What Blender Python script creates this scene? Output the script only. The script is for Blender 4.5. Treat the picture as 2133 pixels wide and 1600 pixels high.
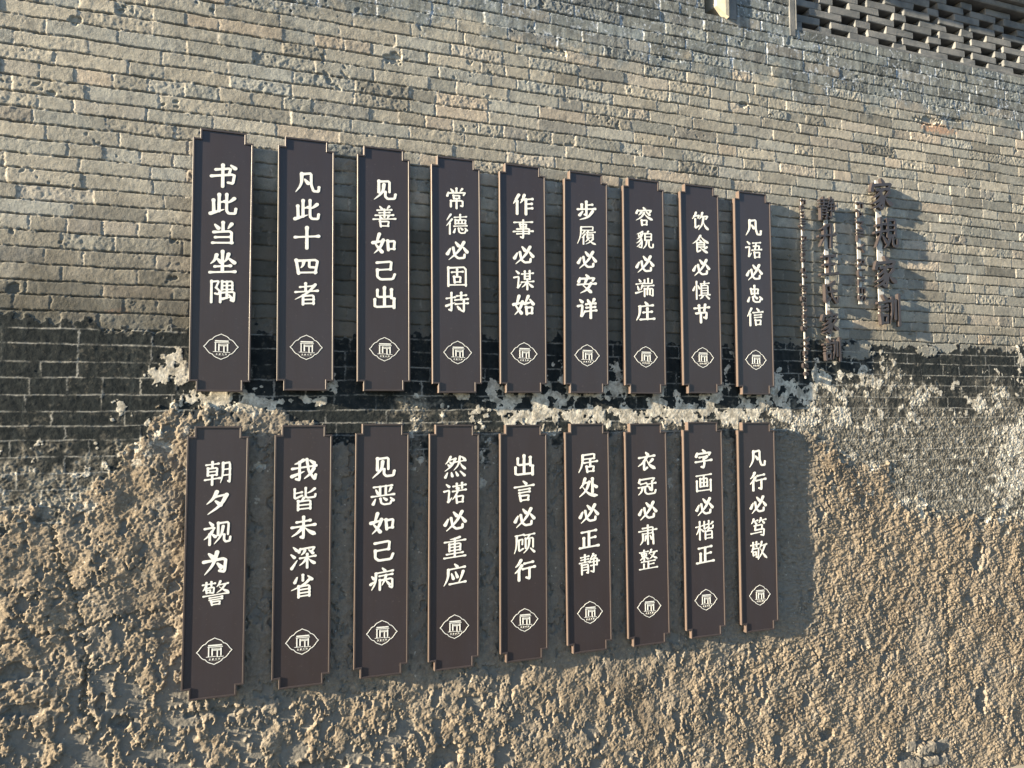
import bpy, math
import numpy as np
from mathutils import Vector, Matrix

# ------------------------------------------------------------------ scene, camera, light
sc = bpy.context.scene
for o in list(bpy.data.objects):
    bpy.data.objects.remove(o, do_unlink=True)
COL = sc.collection
ZO = 2.75          # height of the working origin above the alley ground
WY = 0.055         # mean wall face (plaque fronts are at y = 0)

cam_d = bpy.data.cameras.new('camera')
cam = bpy.data.objects.new('camera', cam_d)
COL.objects.link(cam)
right = Vector((0.94184168, -0.33601565, -0.00526541))
up = Vector((-0.01184329, -0.04884671, 0.99873607))
fwd = Vector((0.33584815, 0.9405889, 0.0499854))
m = Matrix((right, up, -fwd)).transposed().to_4x4()
m.translation = Vector((0.1335247, -3.56929104, -0.09206194 + ZO))
cam.matrix_world = m
cam_d.sensor_fit = 'HORIZONTAL'
cam_d.sensor_width = 36.0
cam_d.lens = 36.0 * 1523.617 / 2133.0
cam_d.clip_end = 500.0
cam_d.clip_start = 0.05
sc.camera = cam

SUN_TRAVEL = Vector((0.37, 0.058, -0.098)).normalized()
elev = math.asin(-SUN_TRAVEL.z)
azim = math.atan2(-SUN_TRAVEL.x, -SUN_TRAVEL.y)
world = bpy.data.worlds.new("World")
sc.world = world
world.use_nodes = True
wn = world.node_tree
bg = wn.nodes['Background']
sky = wn.nodes.new('ShaderNodeTexSky')
sky.sky_type = 'NISHITA'
sky.sun_disc = False
sky.sun_elevation = elev
sky.air_density = 1.0; sky.dust_density = 0.4; sky.ozone_density = 3.0
sky.sun_rotation = azim % (2 * math.pi)
wn.links.new(sky.outputs[0], bg.inputs[0])
bg.inputs[1].default_value = 0.066

sun_d = bpy.data.lights.new('sun', 'SUN')
sun_d.energy = 5.0
sun_d.angle = math.radians(0.8)
sun_d.color = (1.0, 0.82, 0.58)
sun = bpy.data.objects.new('sun', sun_d)
COL.objects.link(sun)
sun.rotation_euler = SUN_TRAVEL.to_track_quat('-Z', 'Y').to_euler()
sun.location = (-6, -3, 6)

sc.view_settings.view_transform = 'Standard'
sc.view_settings.look = 'None'
sc.view_settings.gamma = 1.0
sc.view_settings.exposure = 2.15


# ------------------------------------------------------------------ helpers
def tag(o, label=None, cat=None, group=None, kind=None):
    if label: o['label'] = label
    if cat: o['category'] = cat
    if group: o['group'] = group
    if kind: o['kind'] = kind
    return o


def thing(name, loc, label, cat, group=None, roty=0.0):
    o = bpy.data.objects.new(name, None)
    o.empty_display_size = 0.1
    COL.objects.link(o)
    o.location = loc
    o.rotation_euler = (0, roty, 0)
    return tag(o, label, cat, group)


def mesh_data(name, v, f, mat=None, smooth=False):
    me = bpy.data.meshes.new(name)
    me.from_pydata([tuple(p) for p in v], [], f)
    if mat: me.materials.append(mat)
    if smooth:
        me.polygons.foreach_set('use_smooth', [True] * len(me.polygons))
    me.update()
    return me


def link(name, me, parent=None, loc=(0, 0, 0)):
    o = bpy.data.objects.new(name, me)
    COL.objects.link(o)
    if parent: o.parent = parent
    o.location = loc
    return o


class MB:
    """collects shapes into one mesh"""
    def __init__(s):
        s.v = []; s.f = []

    def add(s, v, f):
        n = len(s.v); s.v += [tuple(p) for p in v]; s.f += [tuple(i + n for i in q) for q in f]

    def box(s, x0, x1, y0, y1, z0, z1, b=0.0, rng=None, j=0.0):
        """bevelled box, optionally with jittered corners"""
        c = np.array([(x0, y0, z0), (x1, y0, z0), (x1, y1, z0), (x0, y1, z0), (x0, y0, z1), (x1, y0, z1), (x1, y1, z1), (x0, y1, z1)], float)
        if rng is not None and j > 0: c += rng.uniform(-j, j, c.shape)
        if b <= 0:
            s.add(c, [(0, 3, 2, 1), (4, 5, 6, 7), (0, 1, 5, 4), (1, 2, 6, 5), (2, 3, 7, 6), (3, 0, 4, 7)]); return
        sg = np.array([(-1, -1, -1), (1, -1, -1), (1, 1, -1), (-1, 1, -1), (-1, -1, 1), (1, -1, 1), (1, 1, 1), (-1, 1, 1)], float)
        v = []
        for i in range(8):
            for ax in range(3):
                p = c[i].copy()
                for k in range(3):
                    if k != ax: p[k] -= sg[i, k] * b
                v.append(p)                      # vertex i*3+ax lies on the face normal to ax
        I = lambda i, ax: i * 3 + ax
        f = []
        quads = [((0, 3, 2, 1), 2), ((4, 5, 6, 7), 2), ((0, 1, 5, 4), 1), ((1, 2, 6, 5), 0), ((2, 3, 7, 6), 1), ((3, 0, 4, 7), 0)]
        for q, ax in quads: f.append(tuple(I(i, ax) for i in q))
        for (q1, a1) in quads:
            for (q2, a2) in quads:
                if a1 >= a2: continue
                sh = [i for i in q1 if i in q2]
                if len(sh) == 2:
                    i, k = sh
                    idx = q1.index(i)
                    if q1[(idx + 1) % 4] == k: i, k = k, i
                    f.append((I(i, a1), I(k, a1), I(k, a2), I(i, a2)))
        for i in range(8):
            t = (I(i, 0), I(i, 1), I(i, 2))
            f.append(t if sg[i].prod() > 0 else t[::-1])
        s.add(v, f)

    def cyl(s, p0, p1, r, n=12, cap=True):
        p0 = Vector(p0); p1 = Vector(p1); d = (p1 - p0).normalized()
        a = d.orthogonal().normalized(); b = d.cross(a)
        v = []
        for p in (p0, p1):
            for k in range(n):
                t = 2 * math.pi * k / n
                v.append(p + a * r * math.cos(t) + b * r * math.sin(t))
        f = [(k, (k + 1) % n, n + (k + 1) % n, n + k) for k in range(n)]
        if cap: f += [tuple(range(n - 1, -1, -1)), tuple(range(n, 2 * n))]
        s.add(v, f)

    def build(s, name, mat, parent=None, smooth=False):
        return link(name, mesh_data(name, s.v, s.f, mat, smooth), parent)


def new_mat(name):
    mt = bpy.data.materials.new(name); mt.use_nodes = True
    nt = mt.node_tree
    return mt, nt, nt.nodes['Principled BSDF']


class N:
    """tiny node-building helper"""
    def __init__(s, nt): s.nt = nt
    def new(s, t, **kw):
        n = s.nt.nodes.new(t)
        for k, v in kw.items(): setattr(n, k, v)
        return n
    def set(s, sock, v):
        if isinstance(v, bpy.types.NodeSocket): s.nt.links.new(v, sock)
        else: sock.default_value = v
    def math(s, op, a, b=0.0, c=None, clamp=False):
        n = s.new('ShaderNodeMath', operation=op, use_clamp=clamp)
        s.set(n.inputs[0], a); s.set(n.inputs[1], b)
        if c is not None: s.set(n.inputs[2], c)
        return n.outputs[0]
    def mix(s, f, a, b, mode='MIX'):
        n = s.new('ShaderNodeMix', data_type='RGBA', blend_type=mode)
        s.set(n.inputs['Factor'], f)
        cs = [i for i in n.inputs if i.type == 'RGBA']
        for sock, v in zip(cs, (a, b)):
            if not isinstance(v, bpy.types.NodeSocket) and len(v) == 3: v = (*v, 1)
            s.set(sock, v)
        return [o for o in n.outputs if o.type == 'RGBA'][0]
    def noise(s, vec, scale, detail=4, rough=0.55, dist=0.0):
        n = s.new('ShaderNodeTexNoise')
        if vec is not None: s.nt.links.new(vec, n.inputs['Vector'])
        n.inputs['Scale'].default_value = scale; n.inputs['Detail'].default_value = detail
        n.inputs['Roughness'].default_value = rough; n.inputs['Distortion'].default_value = dist
        return n.outputs[0]
    def smooth(s, v, a, b):
        n = s.new('ShaderNodeMapRange', interpolation_type='SMOOTHSTEP')
        s.set(n.inputs[0], v); n.inputs[1].default_value = a; n.inputs[2].default_value = b
        return n.outputs[0]
    def ramp(s, v, stops, interp='LINEAR'):
        n = s.new('ShaderNodeValToRGB'); cr = n.color_ramp; cr.interpolation = interp
        while len(cr.elements) < len(stops): cr.elements.new(0.5)
        for e, (p, c) in zip(cr.elements, stops):
            e.position = p; e.color = (*c, 1)
        s.set(n.inputs[0], v); return n.outputs[0]
    def mapping(s, vec, scale):
        n = s.new('ShaderNodeMapping'); s.nt.links.new(vec, n.inputs[0]); n.inputs['Scale'].default_value = scale
        return n.outputs[0]


# ------------------------------------------------------------------ materials
def wall_material():
    mt, nt, bs = new_mat('weathered_wall'); n = N(nt)
    oc = n.new('ShaderNodeTexCoord').outputs['Object']
    a1 = n.new('ShaderNodeAttribute', attribute_name='mask_a')
    a2 = n.new('ShaderNodeAttribute', attribute_name='mask_b')
    s1 = n.new('ShaderNodeSeparateColor'); nt.links.new(a1.outputs['Color'], s1.inputs[0])
    s2 = n.new('ShaderNodeSeparateColor'); nt.links.new(a2.outputs['Color'], s2.inputs[0])
    rnd, joint, plast = s1.outputs; white = a1.outputs['Alpha']
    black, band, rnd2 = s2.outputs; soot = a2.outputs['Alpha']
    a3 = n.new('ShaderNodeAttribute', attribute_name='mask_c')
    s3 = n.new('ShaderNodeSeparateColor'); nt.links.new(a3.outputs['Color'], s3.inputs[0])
    bed, worn, lane_shade_in = s3.outputs
    fine = n.noise(oc, 160, 3, 0.7)
    med = n.noise(oc, 22, 5, 0.6)
    med2 = n.noise(oc, 45, 4, 0.65, 0.4)
    big = n.noise(oc, 3.2, 4, 0.6)
    streak = n.noise(n.mapping(oc, (26, 26, 2.5)), 1.0, 4, 0.6)
    # fired grey brick, every brick its own tone
    brick = n.ramp(rnd, [(0.0, (0.175, 0.176, 0.162)), (0.2, (0.280, 0.272, 0.240)), (0.42, (0.226, 0.235, 0.222)), (0.6, (0.330, 0.315, 0.272)),
                         (0.75, (0.256, 0.270, 0.260)), (0.9, (0.345, 0.310, 0.262)), (1.0, (0.155, 0.170, 0.172))])
    br2 = n.math('ADD', n.math('MULTIPLY', rnd2, 0.42), 0.79)
    brick = n.mix(1.0, brick, (1.07, 1.065, 1.05), 'MULTIPLY')
    brick = n.mix(1.0, brick, n.ramp(br2, [(0, (0, 0, 0)), (1, (1, 1, 1))]), 'MULTIPLY')
    mott = n.ramp(med, [(0.28, (0.62, 0.62, 0.62)), (0.5, (1.0, 1.0, 1.0)), (0.72, (1.22, 1.2, 1.15))])
    brick = n.mix(0.85, brick, mott, 'MULTIPLY')
    speck = n.ramp(fine, [(0.3, (0.7, 0.7, 0.7)), (0.55, (1.05, 1.05, 1.05)), (0.75, (1.2, 1.2, 1.2))])
    brick = n.mix(0.6, brick, speck, 'MULTIPLY')
    stain = n.math('MULTIPLY', n.smooth(big, 0.52, 0.72), 0.45)
    brick = n.mix(stain, brick, (0.14, 0.135, 0.12))
    mortar = n.mix(n.smooth(med2, 0.4, 0.62), (0.24, 0.225, 0.195), (0.47, 0.45, 0.40))
    brick = n.mix(n.math('MULTIPLY', joint, 0.85), brick, mortar)
    brick = n.mix(n.math('MULTIPLY', a3.outputs['Alpha'], n.smooth(med2, 0.3, 0.6)), brick, (0.40, 0.25, 0.17))
    brick = n.mix(n.math('MULTIPLY', bed, 0.8), brick, (0.085, 0.08, 0.07))
    # the bluish weathered band with lime bloom under the added eave
    bl = n.mix(1.0, brick, n.mix(n.smooth(streak, 0.35, 0.65), (0.44, 0.495, 0.56), (0.76, 0.85, 0.95)), 'MULTIPLY')
    bloom = n.math('MULTIPLY', n.smooth(n.math('ADD', med2, n.math('MULTIPLY', joint, 0.20)), 0.54, 0.68), n.smooth(big, 0.34, 0.58))
    bl = n.mix(bloom, bl, (0.40, 0.45, 0.51))
    brick = n.mix(band, brick, bl)
    # soot above the black wash, and painted shade in the lanes between upper plaques
    soot_shade_f = n.math('MULTIPLY', soot, n.math('ADD', n.math('MULTIPLY', med, 0.8), 0.45), clamp=True)
    brick = n.mix(soot_shade_f, brick, n.mix(rnd, (0.045, 0.045, 0.038), (0.085, 0.08, 0.066)))
    # black wash
    bk = n.mix(n.smooth(med, 0.35, 0.7), (0.012, 0.016, 0.018), (0.025, 0.030, 0.031))
    bk = n.mix(n.math('MULTIPLY', n.smooth(streak, 0.5, 0.75), 0.55), bk, (0.038, 0.047, 0.049))
    bk = n.mix(n.math('MULTIPLY', n.smooth(n.math('ADD', med2, n.math('MULTIPLY', rnd2, 0.12)), 0.62, 0.78), 0.5), bk, (0.10, 0.095, 0.08))
    ln = n.math('MULTIPLY', joint, n.smooth(n.noise(oc, 9, 4, 0.7), 0.36, 0.58))
    wrn = n.mix(n.smooth(med, 0.36, 0.64), (0.072, 0.070, 0.061), (0.31, 0.292, 0.245))
    bk = n.mix(n.math('MULTIPLY', worn, n.math('ADD', n.math('MULTIPLY', med2, 0.9), 0.35), clamp=True), bk, wrn)
    bk = n.mix(n.math('MULTIPLY', ln, 0.75), bk, (0.40, 0.40, 0.37))
    col = n.mix(black, brick, bk)
    # limewash left in flakes
    wcol = n.mix(n.smooth(med, 0.35, 0.65), (0.27, 0.255, 0.215), (0.60, 0.575, 0.50))
    wcol = n.mix(n.math('MULTIPLY', n.smooth(med2, 0.52, 0.66), 0.6), wcol, (0.16, 0.15, 0.13))
    wcol = n.mix(0.5, wcol, speck, 'MULTIPLY')
    wf = n.smooth(n.math('ADD', white, n.math('MULTIPLY', n.math('SUBTRACT', n.noise(oc, 75, 4, 0.65), 0.5), 0.8)), 0.34, 0.66)
    col = n.mix(wf, col, wcol)
    # earth and lime render, gritty
    pl = n.mix(n.smooth(med2, 0.3, 0.7), (0.170, 0.142, 0.108), (0.275, 0.232, 0.175))
    pl = n.mix(n.math('MULTIPLY', n.smooth(big, 0.45, 0.7), 0.6), pl, (0.225, 0.208, 0.178))
    pl = n.mix(n.math('MULTIPLY', n.smooth(n.noise(oc, 1.7, 5, 0.65, 0.6), 0.50, 0.66), 0.55), pl, (0.125, 0.103, 0.078))
    pl = n.mix(n.math('MULTIPLY', n.smooth(n.noise(oc, 7.0, 5, 0.7, 0.5), 0.58, 0.68), 0.5), pl, (0.30, 0.285, 0.25))
    pl = n.mix(0.8, pl, speck, 'MULTIPLY')
    pl = n.mix(n.math('MULTIPLY', rnd2, 0.8), pl, n.mix(med, (0.12, 0.12, 0.112), (0.21, 0.205, 0.185)))   # bare stretches: rnd2 holds the bare mask there
    pl = n.mix(n.math('MULTIPLY', lane_shade_in, 0.45), pl, n.mix(med2, (0.12, 0.121, 0.112), (0.215, 0.21, 0.19)))  # shade painted into the render between the lower plaques
    pl = n.mix(n.math('MULTIPLY', n.smooth(n.noise(oc, 60, 2, 0.5), 0.70, 0.76), 0.7), pl, (0.55, 0.52, 0.46))
    pl = n.mix(n.math('MULTIPLY', wf, 0.75), pl, wcol)
    pl = n.mix(n.math('MULTIPLY', black, 0.8), pl, (0.06, 0.06, 0.052))
    col = n.mix(plast, col, pl)
    nt.links.new(col, bs.inputs['Base Color'])
    bs.inputs['Roughness'].default_value = 0.95
    bs.inputs['Specular IOR Level'].default_value = 0.15
    bmp = n.new('ShaderNodeBump'); bmp.inputs['Strength'].default_value = 0.35; bmp.inputs['Distance'].default_value = 0.0045
    nt.links.new(n.math('MULTIPLY_ADD', plast, n.math('SUBTRACT', 0.25, n.math('MULTIPLY', rnd2, 0.4)), 0.5), bmp.inputs['Strength'])
    hh = n.math('ADD', n.noise(oc, 85, 5, 0.75), n.math('MULTIPLY', n.noise(oc, 230, 2, 0.6), 0.4))
    nt.links.new(hh, bmp.inputs['Height']); nt.links.new(bmp.outputs[0], bs.inputs['Normal'])
    return mt


def simple_mat(name, c1, c2, scale=20, rough=0.8, bump=0.0, bscale=120, metal=0.0, spec=0.5, aniso=None):
    mt, nt, bs = new_mat(name); n = N(nt)
    oc = n.new('ShaderNodeTexCoord').outputs['Object']
    v = n.mapping(oc, aniso) if aniso else oc
    f = n.smooth(n.noise(v, scale, 5, 0.6), 0.3, 0.7)
    nt.links.new(n.mix(f, c1, c2), bs.inputs['Base Color'])
    bs.inputs['Roughness'].default_value = rough; bs.inputs['Metallic'].default_value = metal
    bs.inputs['Specular IOR Level'].default_value = spec
    if bump:
        b = n.new('ShaderNodeBump'); b.inputs['Strength'].default_value = bump; b.inputs['Distance'].default_value = 0.003
        nt.links.new(n.noise(oc, bscale, 4, 0.65), b.inputs['Height']); nt.links.new(b.outputs[0], bs.inputs['Normal'])
    return mt


def painted_metal(name, c1, c2, rough):
    """brown painted sheet metal with a little dust and uneven gloss"""
    mt, nt, bs = new_mat(name); n = N(nt)
    tc = n.new('ShaderNodeTexCoord'); oc = tc.outputs['Object']
    oi = n.new('ShaderNodeObjectInfo').outputs['Random']
    vec = n.new('ShaderNodeVectorMath', operation='ADD'); nt.links.new(oc, vec.inputs[0])
    cmb = n.new('ShaderNodeCombineXYZ'); nt.links.new(n.math('MULTIPLY', oi, 37.0), cmb.inputs[0]); nt.links.new(cmb.outputs[0], vec.inputs[1])
    v = vec.outputs[0]
    f = n.smooth(n.noise(n.mapping(v, (14, 14, 3)), 1.0, 5, 0.6), 0.3, 0.7)
    col = n.mix(n.math('ADD', n.math('MULTIPLY', f, 0.5), n.math('MULTIPLY', n.math('FRACT', n.math('MULTIPLY', oi, 7.3)), 0.5)), c1, c2)
    grain = n.noise(n.mapping(v, (120, 120, 2.0)), 1.0, 3, 0.6)
    col = n.mix(0.15, col, n.ramp(grain, [(0.3, (0.8, 0.8, 0.8)), (0.7, (1.2, 1.2, 1.2))]), 'MULTIPLY')
    dust = n.math('MULTIPLY', n.smooth(n.noise(v, 90, 3, 0.6), 0.64, 0.78), 0.16)
    col = n.mix(dust, col, (0.25, 0.22, 0.19))
    nt.links.new(col, bs.inputs['Base Color'])
    nt.links.new(n.math('ADD', n.math('MULTIPLY', n.noise(v, 12, 4, 0.6), 0.14), rough - 0.07), bs.inputs['Roughness'])
    return mt


M_WALL = wall_material()
M_PANEL = painted_metal('plaque_panel_paint', (0.030, 0.023, 0.0245), (0.033, 0.0285, 0.034), 0.40)
M_FRAME = painted_metal('plaque_rim_paint', (0.040, 0.033, 0.033), (0.050, 0.041, 0.041), 0.42)
M_SIDE = painted_metal('plaque_side_metal', (0.088, 0.067, 0.058), (0.11, 0.083, 0.070), 0.5)
M_LETTER = painted_metal('letter_paint', (0.030, 0.026, 0.028), (0.042, 0.035, 0.036), 0.45)
M_WHITE = simple_mat('white_lettering_paint', (0.70, 0.73, 0.69), (0.80, 0.81, 0.77), 45, 0.6)
M_STRIP = simple_mat('galvanised_strip', (0.40, 0.405, 0.395), (0.52, 0.52, 0.50), 25, 0.55, spec=0.4)
M_SCREW = simple_mat('dark_screw', (0.03, 0.03, 0.03), (0.06, 0.055, 0.05), 60, 0.5)
M_DARK = simple_mat('shade_dark_backing', (0.02, 0.02, 0.02), (0.035, 0.035, 0.035), 6, 0.95, 0.3, spec=0.05)  # near-black colour stands for the deep shade behind the screen
M_CREAM = simple_mat('cream_limewash', (0.30, 0.285, 0.235), (0.42, 0.40, 0.33), 14, 0.9, 0.3)
M_GREYB = simple_mat('grey_blue_brick', (0.105, 0.115, 0.122), (0.195, 0.20, 0.20), 9, 0.95, 0.6, 70, spec=0.1)
M_CORE = simple_mat('wall_core_brick', (0.15, 0.14, 0.12), (0.24, 0.22, 0.19), 6, 0.95, 0.5, 40, spec=0.1)
M_PLINTH = simple_mat('pale_plinth_stone', (0.27, 0.25, 0.21), (0.40, 0.37, 0.30), 8, 0.95, 0.7, 50, spec=0.1)
M_GROUND = simple_mat('stone_paving', (0.055, 0.053, 0.05), (0.10, 0.096, 0.09), 2.0, 0.9, 0.5, 30)
M_TILE = simple_mat('grey_roof_tile', (0.10, 0.10, 0.10), (0.17, 0.17, 0.165), 12, 0.9, 0.4)
M_TIMBER = simple_mat('old_timber', (0.09, 0.06, 0.04), (0.14, 0.10, 0.07), 8, 0.85, 0.3)


# ------------------------------------------------------------------ the wall: height field
X0, X1, Z0, Z1 = -2.6, 6.0, -2.62, 3.02
DX, DZ = 0.0042, 0.0038
xs = np.arange(X0, X1, DX); zs = np.arange(Z0, Z1, DZ)
NX, NZ = len(xs), len(zs)
X, Z = np.meshgrid(xs, zs)
KX = np.fft.rfftfreq(NX, DX)[None, :]; KZ = np.fft.fftfreq(NZ, DZ)[:, None]


def field(seed, L, beta=2.5, lmin=0.0, ax=1.0, az=1.0):
    """random field: feature length L (m), fall-off beta, smallest feature lmin, stretched by ax/az"""
    w = np.random.default_rng(seed).standard_normal((NZ, NX)).astype(np.float32)
    k2 = (KX * ax) ** 2 + (KZ * az) ** 2
    a = (1 + k2 * L * L) ** (-beta / 2) * np.exp(-k2 * lmin * lmin)
    a[0, 0] = 0
    f = np.fft.irfft2(np.fft.rfft2(w) * a, s=(NZ, NX))
    return (f / f.std()).astype(np.float32)


def sst(v, a, b):
    t = np.clip((v - a) / (b - a), 0, 1)
    return t * t * (3 - 2 * t)


rng = np.random.default_rng(11)
lines = [0.806, 0.739, 0.666, 0.593, 0.521, 0.460, 0.392, 0.315, 0.249, 0.172, 0.104, 0.029, -0.043, -0.106, -0.168, -0.241, -0.310]
while lines[-1] > Z0 - 0.2: lines.append(lines[-1] - 0.0685)
lines = lines[::-1]
while lines[-1] < Z1 + 0.2: lines.append(lines[-1] + 0.0676 + rng.uniform(-0.0035, 0.0035))
lines = np.array(lines)
n_wob = field(1, 0.25, 2.6, 0.03)
n_edge = field(2, 0.02, 2.0, 0.006); n_edge2 = field(3, 0.02, 2.0, 0.006)
ZB = Z - 0.0036 * (X + 0.9) + 0.0016 * n_wob + 0.0007 * n_edge
XB = X + 0.0016 * n_edge2
ci = np.clip(np.searchsorted(lines, ZB.ravel()) - 1, 0, len(lines) - 2).reshape(ZB.shape)
dz = np.minimum(ZB - lines[ci], lines[ci + 1] - ZB)
vz = (ZB - lines[ci]) / (lines[ci + 1] - lines[ci])
dx = np.empty_like(dz); ux = np.empty_like(dz)
r1 = np.empty_like(dz); r2 = np.empty_like(dz); off = np.empty_like(dz); rough = np.empty_like(dz); tilt = np.empty_like(dz)
half = False
for c in range(len(lines) - 1):
    mk = ci == c
    if not mk.any(): continue
    e = [X0 - 0.4 - rng.uniform(0, 0.3)]
    header = (c % 5 == 2) and lines[c] < 2.0
    while e[-1] < X1 + 0.4:
        p = rng.random()
        if header: L = 0.142 if p < 0.88 else 0.285
        else: L = 0.288 if p < 0.80 else 0.142 if p < 0.95 else 0.20
        e.append(e[-1] + L + rng.uniform(-0.008, 0.008))
    e = np.array(e); nb = len(e)
    R1, R2, RO, RR, RT = rng.random(nb), rng.random(nb), rng.normal(0, 1, nb), rng.random(nb), rng.normal(0, 1, nb)
    xi = XB[mk]; bi = np.clip(np.searchsorted(e, xi) - 1, 0, nb - 2)
    dx[mk] = np.minimum(xi - e[bi], e[bi + 1] - xi); ux[mk] = (xi - e[bi]) / (e[bi + 1] - e[bi])
    r1[mk] = R1[bi]; r2[mk] = R2[bi]; off[mk] = RO[bi]; rough[mk] = RR[bi]; tilt[mk] = RT[bi]

# zones -------------------------------------------------------------
edge = np.array([(-3, -0.45), (-0.849, -0.499), (-0.747, -0.454), (-0.622, -0.47), (-0.516, -0.361), (-0.387, -0.26), (-0.313, -0.134), (-0.257, -0.027), (-0.078, -0.016), (0.213, -0.038), (0.388, -0.095), (0.661, -0.261), (0.997, -0.292), (1.251, -0.274), (1.795, -0.169), (2.394, -0.175), (2.919, -0.167), (3.379, -0.186), (3.562, -0.263), (3.634, -0.369), (3.983, -0.408), (3.999, -0.516), (4.054, -0.64), (4.422, -0.735), (4.769, -0.767), (4.951, -0.728), (5.192, -0.805), (6.2, -0.85)])
btop = np.array([(-3, 0.365), (-0.659, 0.36), (-0.417, 0.318), (-0.124, 0.324), (0.566, 0.325), (0.948, 0.355), (2.034, 0.345), (2.796, 0.344), (3.215, 0.372), (3.661, 0.388), (4.22, 0.375), (4.92, 0.385), (6.2, 0.40)])
n_r1 = field(5, 0.10, 2.2, 0.01); n_r2 = field(6, 0.03, 2.0, 0.006)
pe = np.interp(X, edge[:, 0], edge[:, 1]) + 0.028 * n_r1 + 0.010 * n_r2
plast = sst(pe - Z, -0.004, 0.010)
bt = np.interp(X, btop[:, 0], btop[:, 1]) + 0.0036 * (X + 0.9) * 0 + 0.016 * n_r1 + 0.004 * n_r2
black = sst(bt - Z, -0.004, 0.006)
n_g1 = field(7, 0.35, 2.4, 0.02)
# the wash wears off downwards, more so at the right-hand end
xr = sst(X, 2.9, 3.6)
wear = sst(-Z + 0.07 * n_g1 + 0.05 * n_r1 + 0.02 * n_r2, 0.13 - 0.30 * xr - 0.06 * sst(X, 0.3, 1.0), 0.30 - 0.16 * xr)
black_m = black * (1 - plast)
G = [(-.19, .13, .075, .055, 1.8), (-.04, .02, .11, .05, 1.6), (.13, 0, .10, .045, 1.3), (.39, .03, .08, .045, .8), (.52, .09, .07, .04, .7), (.92, .10, .13, .035, .55), (1.15, .02, .15, .06, 1.0), (1.38, .02, .15, .07, 1.05), (1.65, .02, .20, .07, 1.05), (2.03, .05, .2, .11, .95), (2.46, .02, .25, .07, 1.0), (2.76, .11, .15, .11, .9), (3.2, .03, .25, .11, 1.05), (3.43, .17, .12, .07, .8), (3.6, .10, .18, .10, .9), (3.97, .15, .2, .12, .8), (3.9, -.1, .35, .12, .75), (4.3, -.05, .4, .12, .6), (4.95, .0, .2, .16, .75), (5.15, -.4, .2, .25, 1.2), (4.55, -.30, .4, .18, .45), (-.25, -.05, .15, .05, .6), (5.2, .15, .07, .3, .8), (-.5, .30, .03, .05, .6), (-.62, -.25, .2, .1, .2), (.2, -.25, .12, .2, .3), (1.28, -.25, .12, .15, .5), (2.38, -.3, .1, .2, .4), (.93, -.2, .1, .1, .4), (3.8, -.48, .2, .12, .55), (4.3, -.66, .4, .10, .5), (5.0, -.75, .3, .1, .6), (-.75, -.42, .25, .06, .5), (-.28, -.2, .1, .12, .6), (3.65, -.30, .1, .1, .6)]
wd = np.zeros_like(X)
for gx, gz, sx, sz, w in G:
    wd = np.maximum(wd, w * np.exp(-0.5 * (((X - gx) / sx) ** 2 + ((Z - gz) / sz) ** 2)))
n_w = field(8, 0.16, 1.75, 0.0045)
wd = np.maximum(wd, 0.50 * np.exp(-((Z - 0.02) / 0.17) ** 2) * sst(X, 3.1, 3.5) * sst(X, 5.4, 4.2))
wd = np.maximum(wd, 0.20 * np.exp(-((Z + 0.40) / 0.25) ** 2) * sst(X, 3.5, 4.0))
wd = np.maximum(wd, 1.1 * np.exp(-((Z + 0.06) / 0.085) ** 2) * sst(X, 1.0, 1.3) * sst(X, 3.9, 3.4))
wd = np.maximum(wd, 0.5 * np.exp(-((Z - 0.10) / 0.13) ** 2) * sst(X, 1.2, 1.7))
wd = np.maximum(wd, 0.34 * np.exp(-((Z + 0.27) / 0.12) ** 2) * sst(X, 0.1, -0.1))
white = sst(wd * 0.95 + 0.36 * n_w, 0.55, 0.92) * sst(wd, 0.08, 0.22) * (Z < 0.42)
white *= 1 - 0.38 * sst(X, 3.3, 3.8) * sst(X, 5.0, 4.7)
band = sst(Z + 0.05 * n_r1 + 0.04 * n_g1, 1.90, 2.04)
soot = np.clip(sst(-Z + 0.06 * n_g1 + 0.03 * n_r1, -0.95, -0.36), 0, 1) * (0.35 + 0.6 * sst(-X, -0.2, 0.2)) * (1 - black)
soot = np.maximum(soot, 0.85 * sst(X, -0.1, 0.1) * sst(X, 3.6, 3.2) * sst(-Z + 0.05 * n_g1, -1.12, -0.80) * (1 - black))  # lanes between upper plaques: shade painted in over dark-stained brick
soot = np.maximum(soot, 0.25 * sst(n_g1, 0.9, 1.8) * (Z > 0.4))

# heights -----------------------------------------------------------
n_f1 = field(9, 0.035, 2.3, 0.006); n_f2 = field(10, 0.012, 2.0, 0.004)
# eroded bricks above
jr = 0.0022 + 0.0030 * rough ** 2
hz = sst(dz, 0.0014, 0.0014 + jr); hx = sst(dx, 0.0018, 0.0018 + jr)
amp = 0.00025 + 0.0008 * rough ** 4
hb = 0.0011 * off + 0.0008 * tilt * (ux - 0.5) * 2 + amp * n_f1 + 0.45 * amp * n_f2
mort_v = -0.0030 + 0.0012 * n_f1 + 0.0012 * sst(n_g1, -0.5, 1.0)       # mortar in the upright joints
mort_h = -0.0095 + 0.0018 * n_f1 + 0.0045 * sst(n_r1, 0.4, 1.4)        # raked bed joints, filled in places
hu = mort_h + (np.minimum(mort_v, hb) * (1 - hx) + hb * hx - mort_h) * hz
chip = np.zeros_like(X)
for px_, pz_, rx_, rz_ in [(0.80, 1.745, .055, .032), (2.42, 2.005, .07, .014), (4.42, 1.90, .12, .03), (2.93, 1.80, .04, .02), (4.62, 1.935, .10, .012), (-0.62, 1.69, .03, .02), (1.7, 1.93, .09, .014)]:
    chip = np.maximum(chip, 1 - sst(((X - px_) / rx_) ** 2 + ((ZB - pz_) / rz_) ** 2 + 0.35 * n_f1, 0.7, 1.1))
hu = hu - 0.010 * chip
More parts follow.
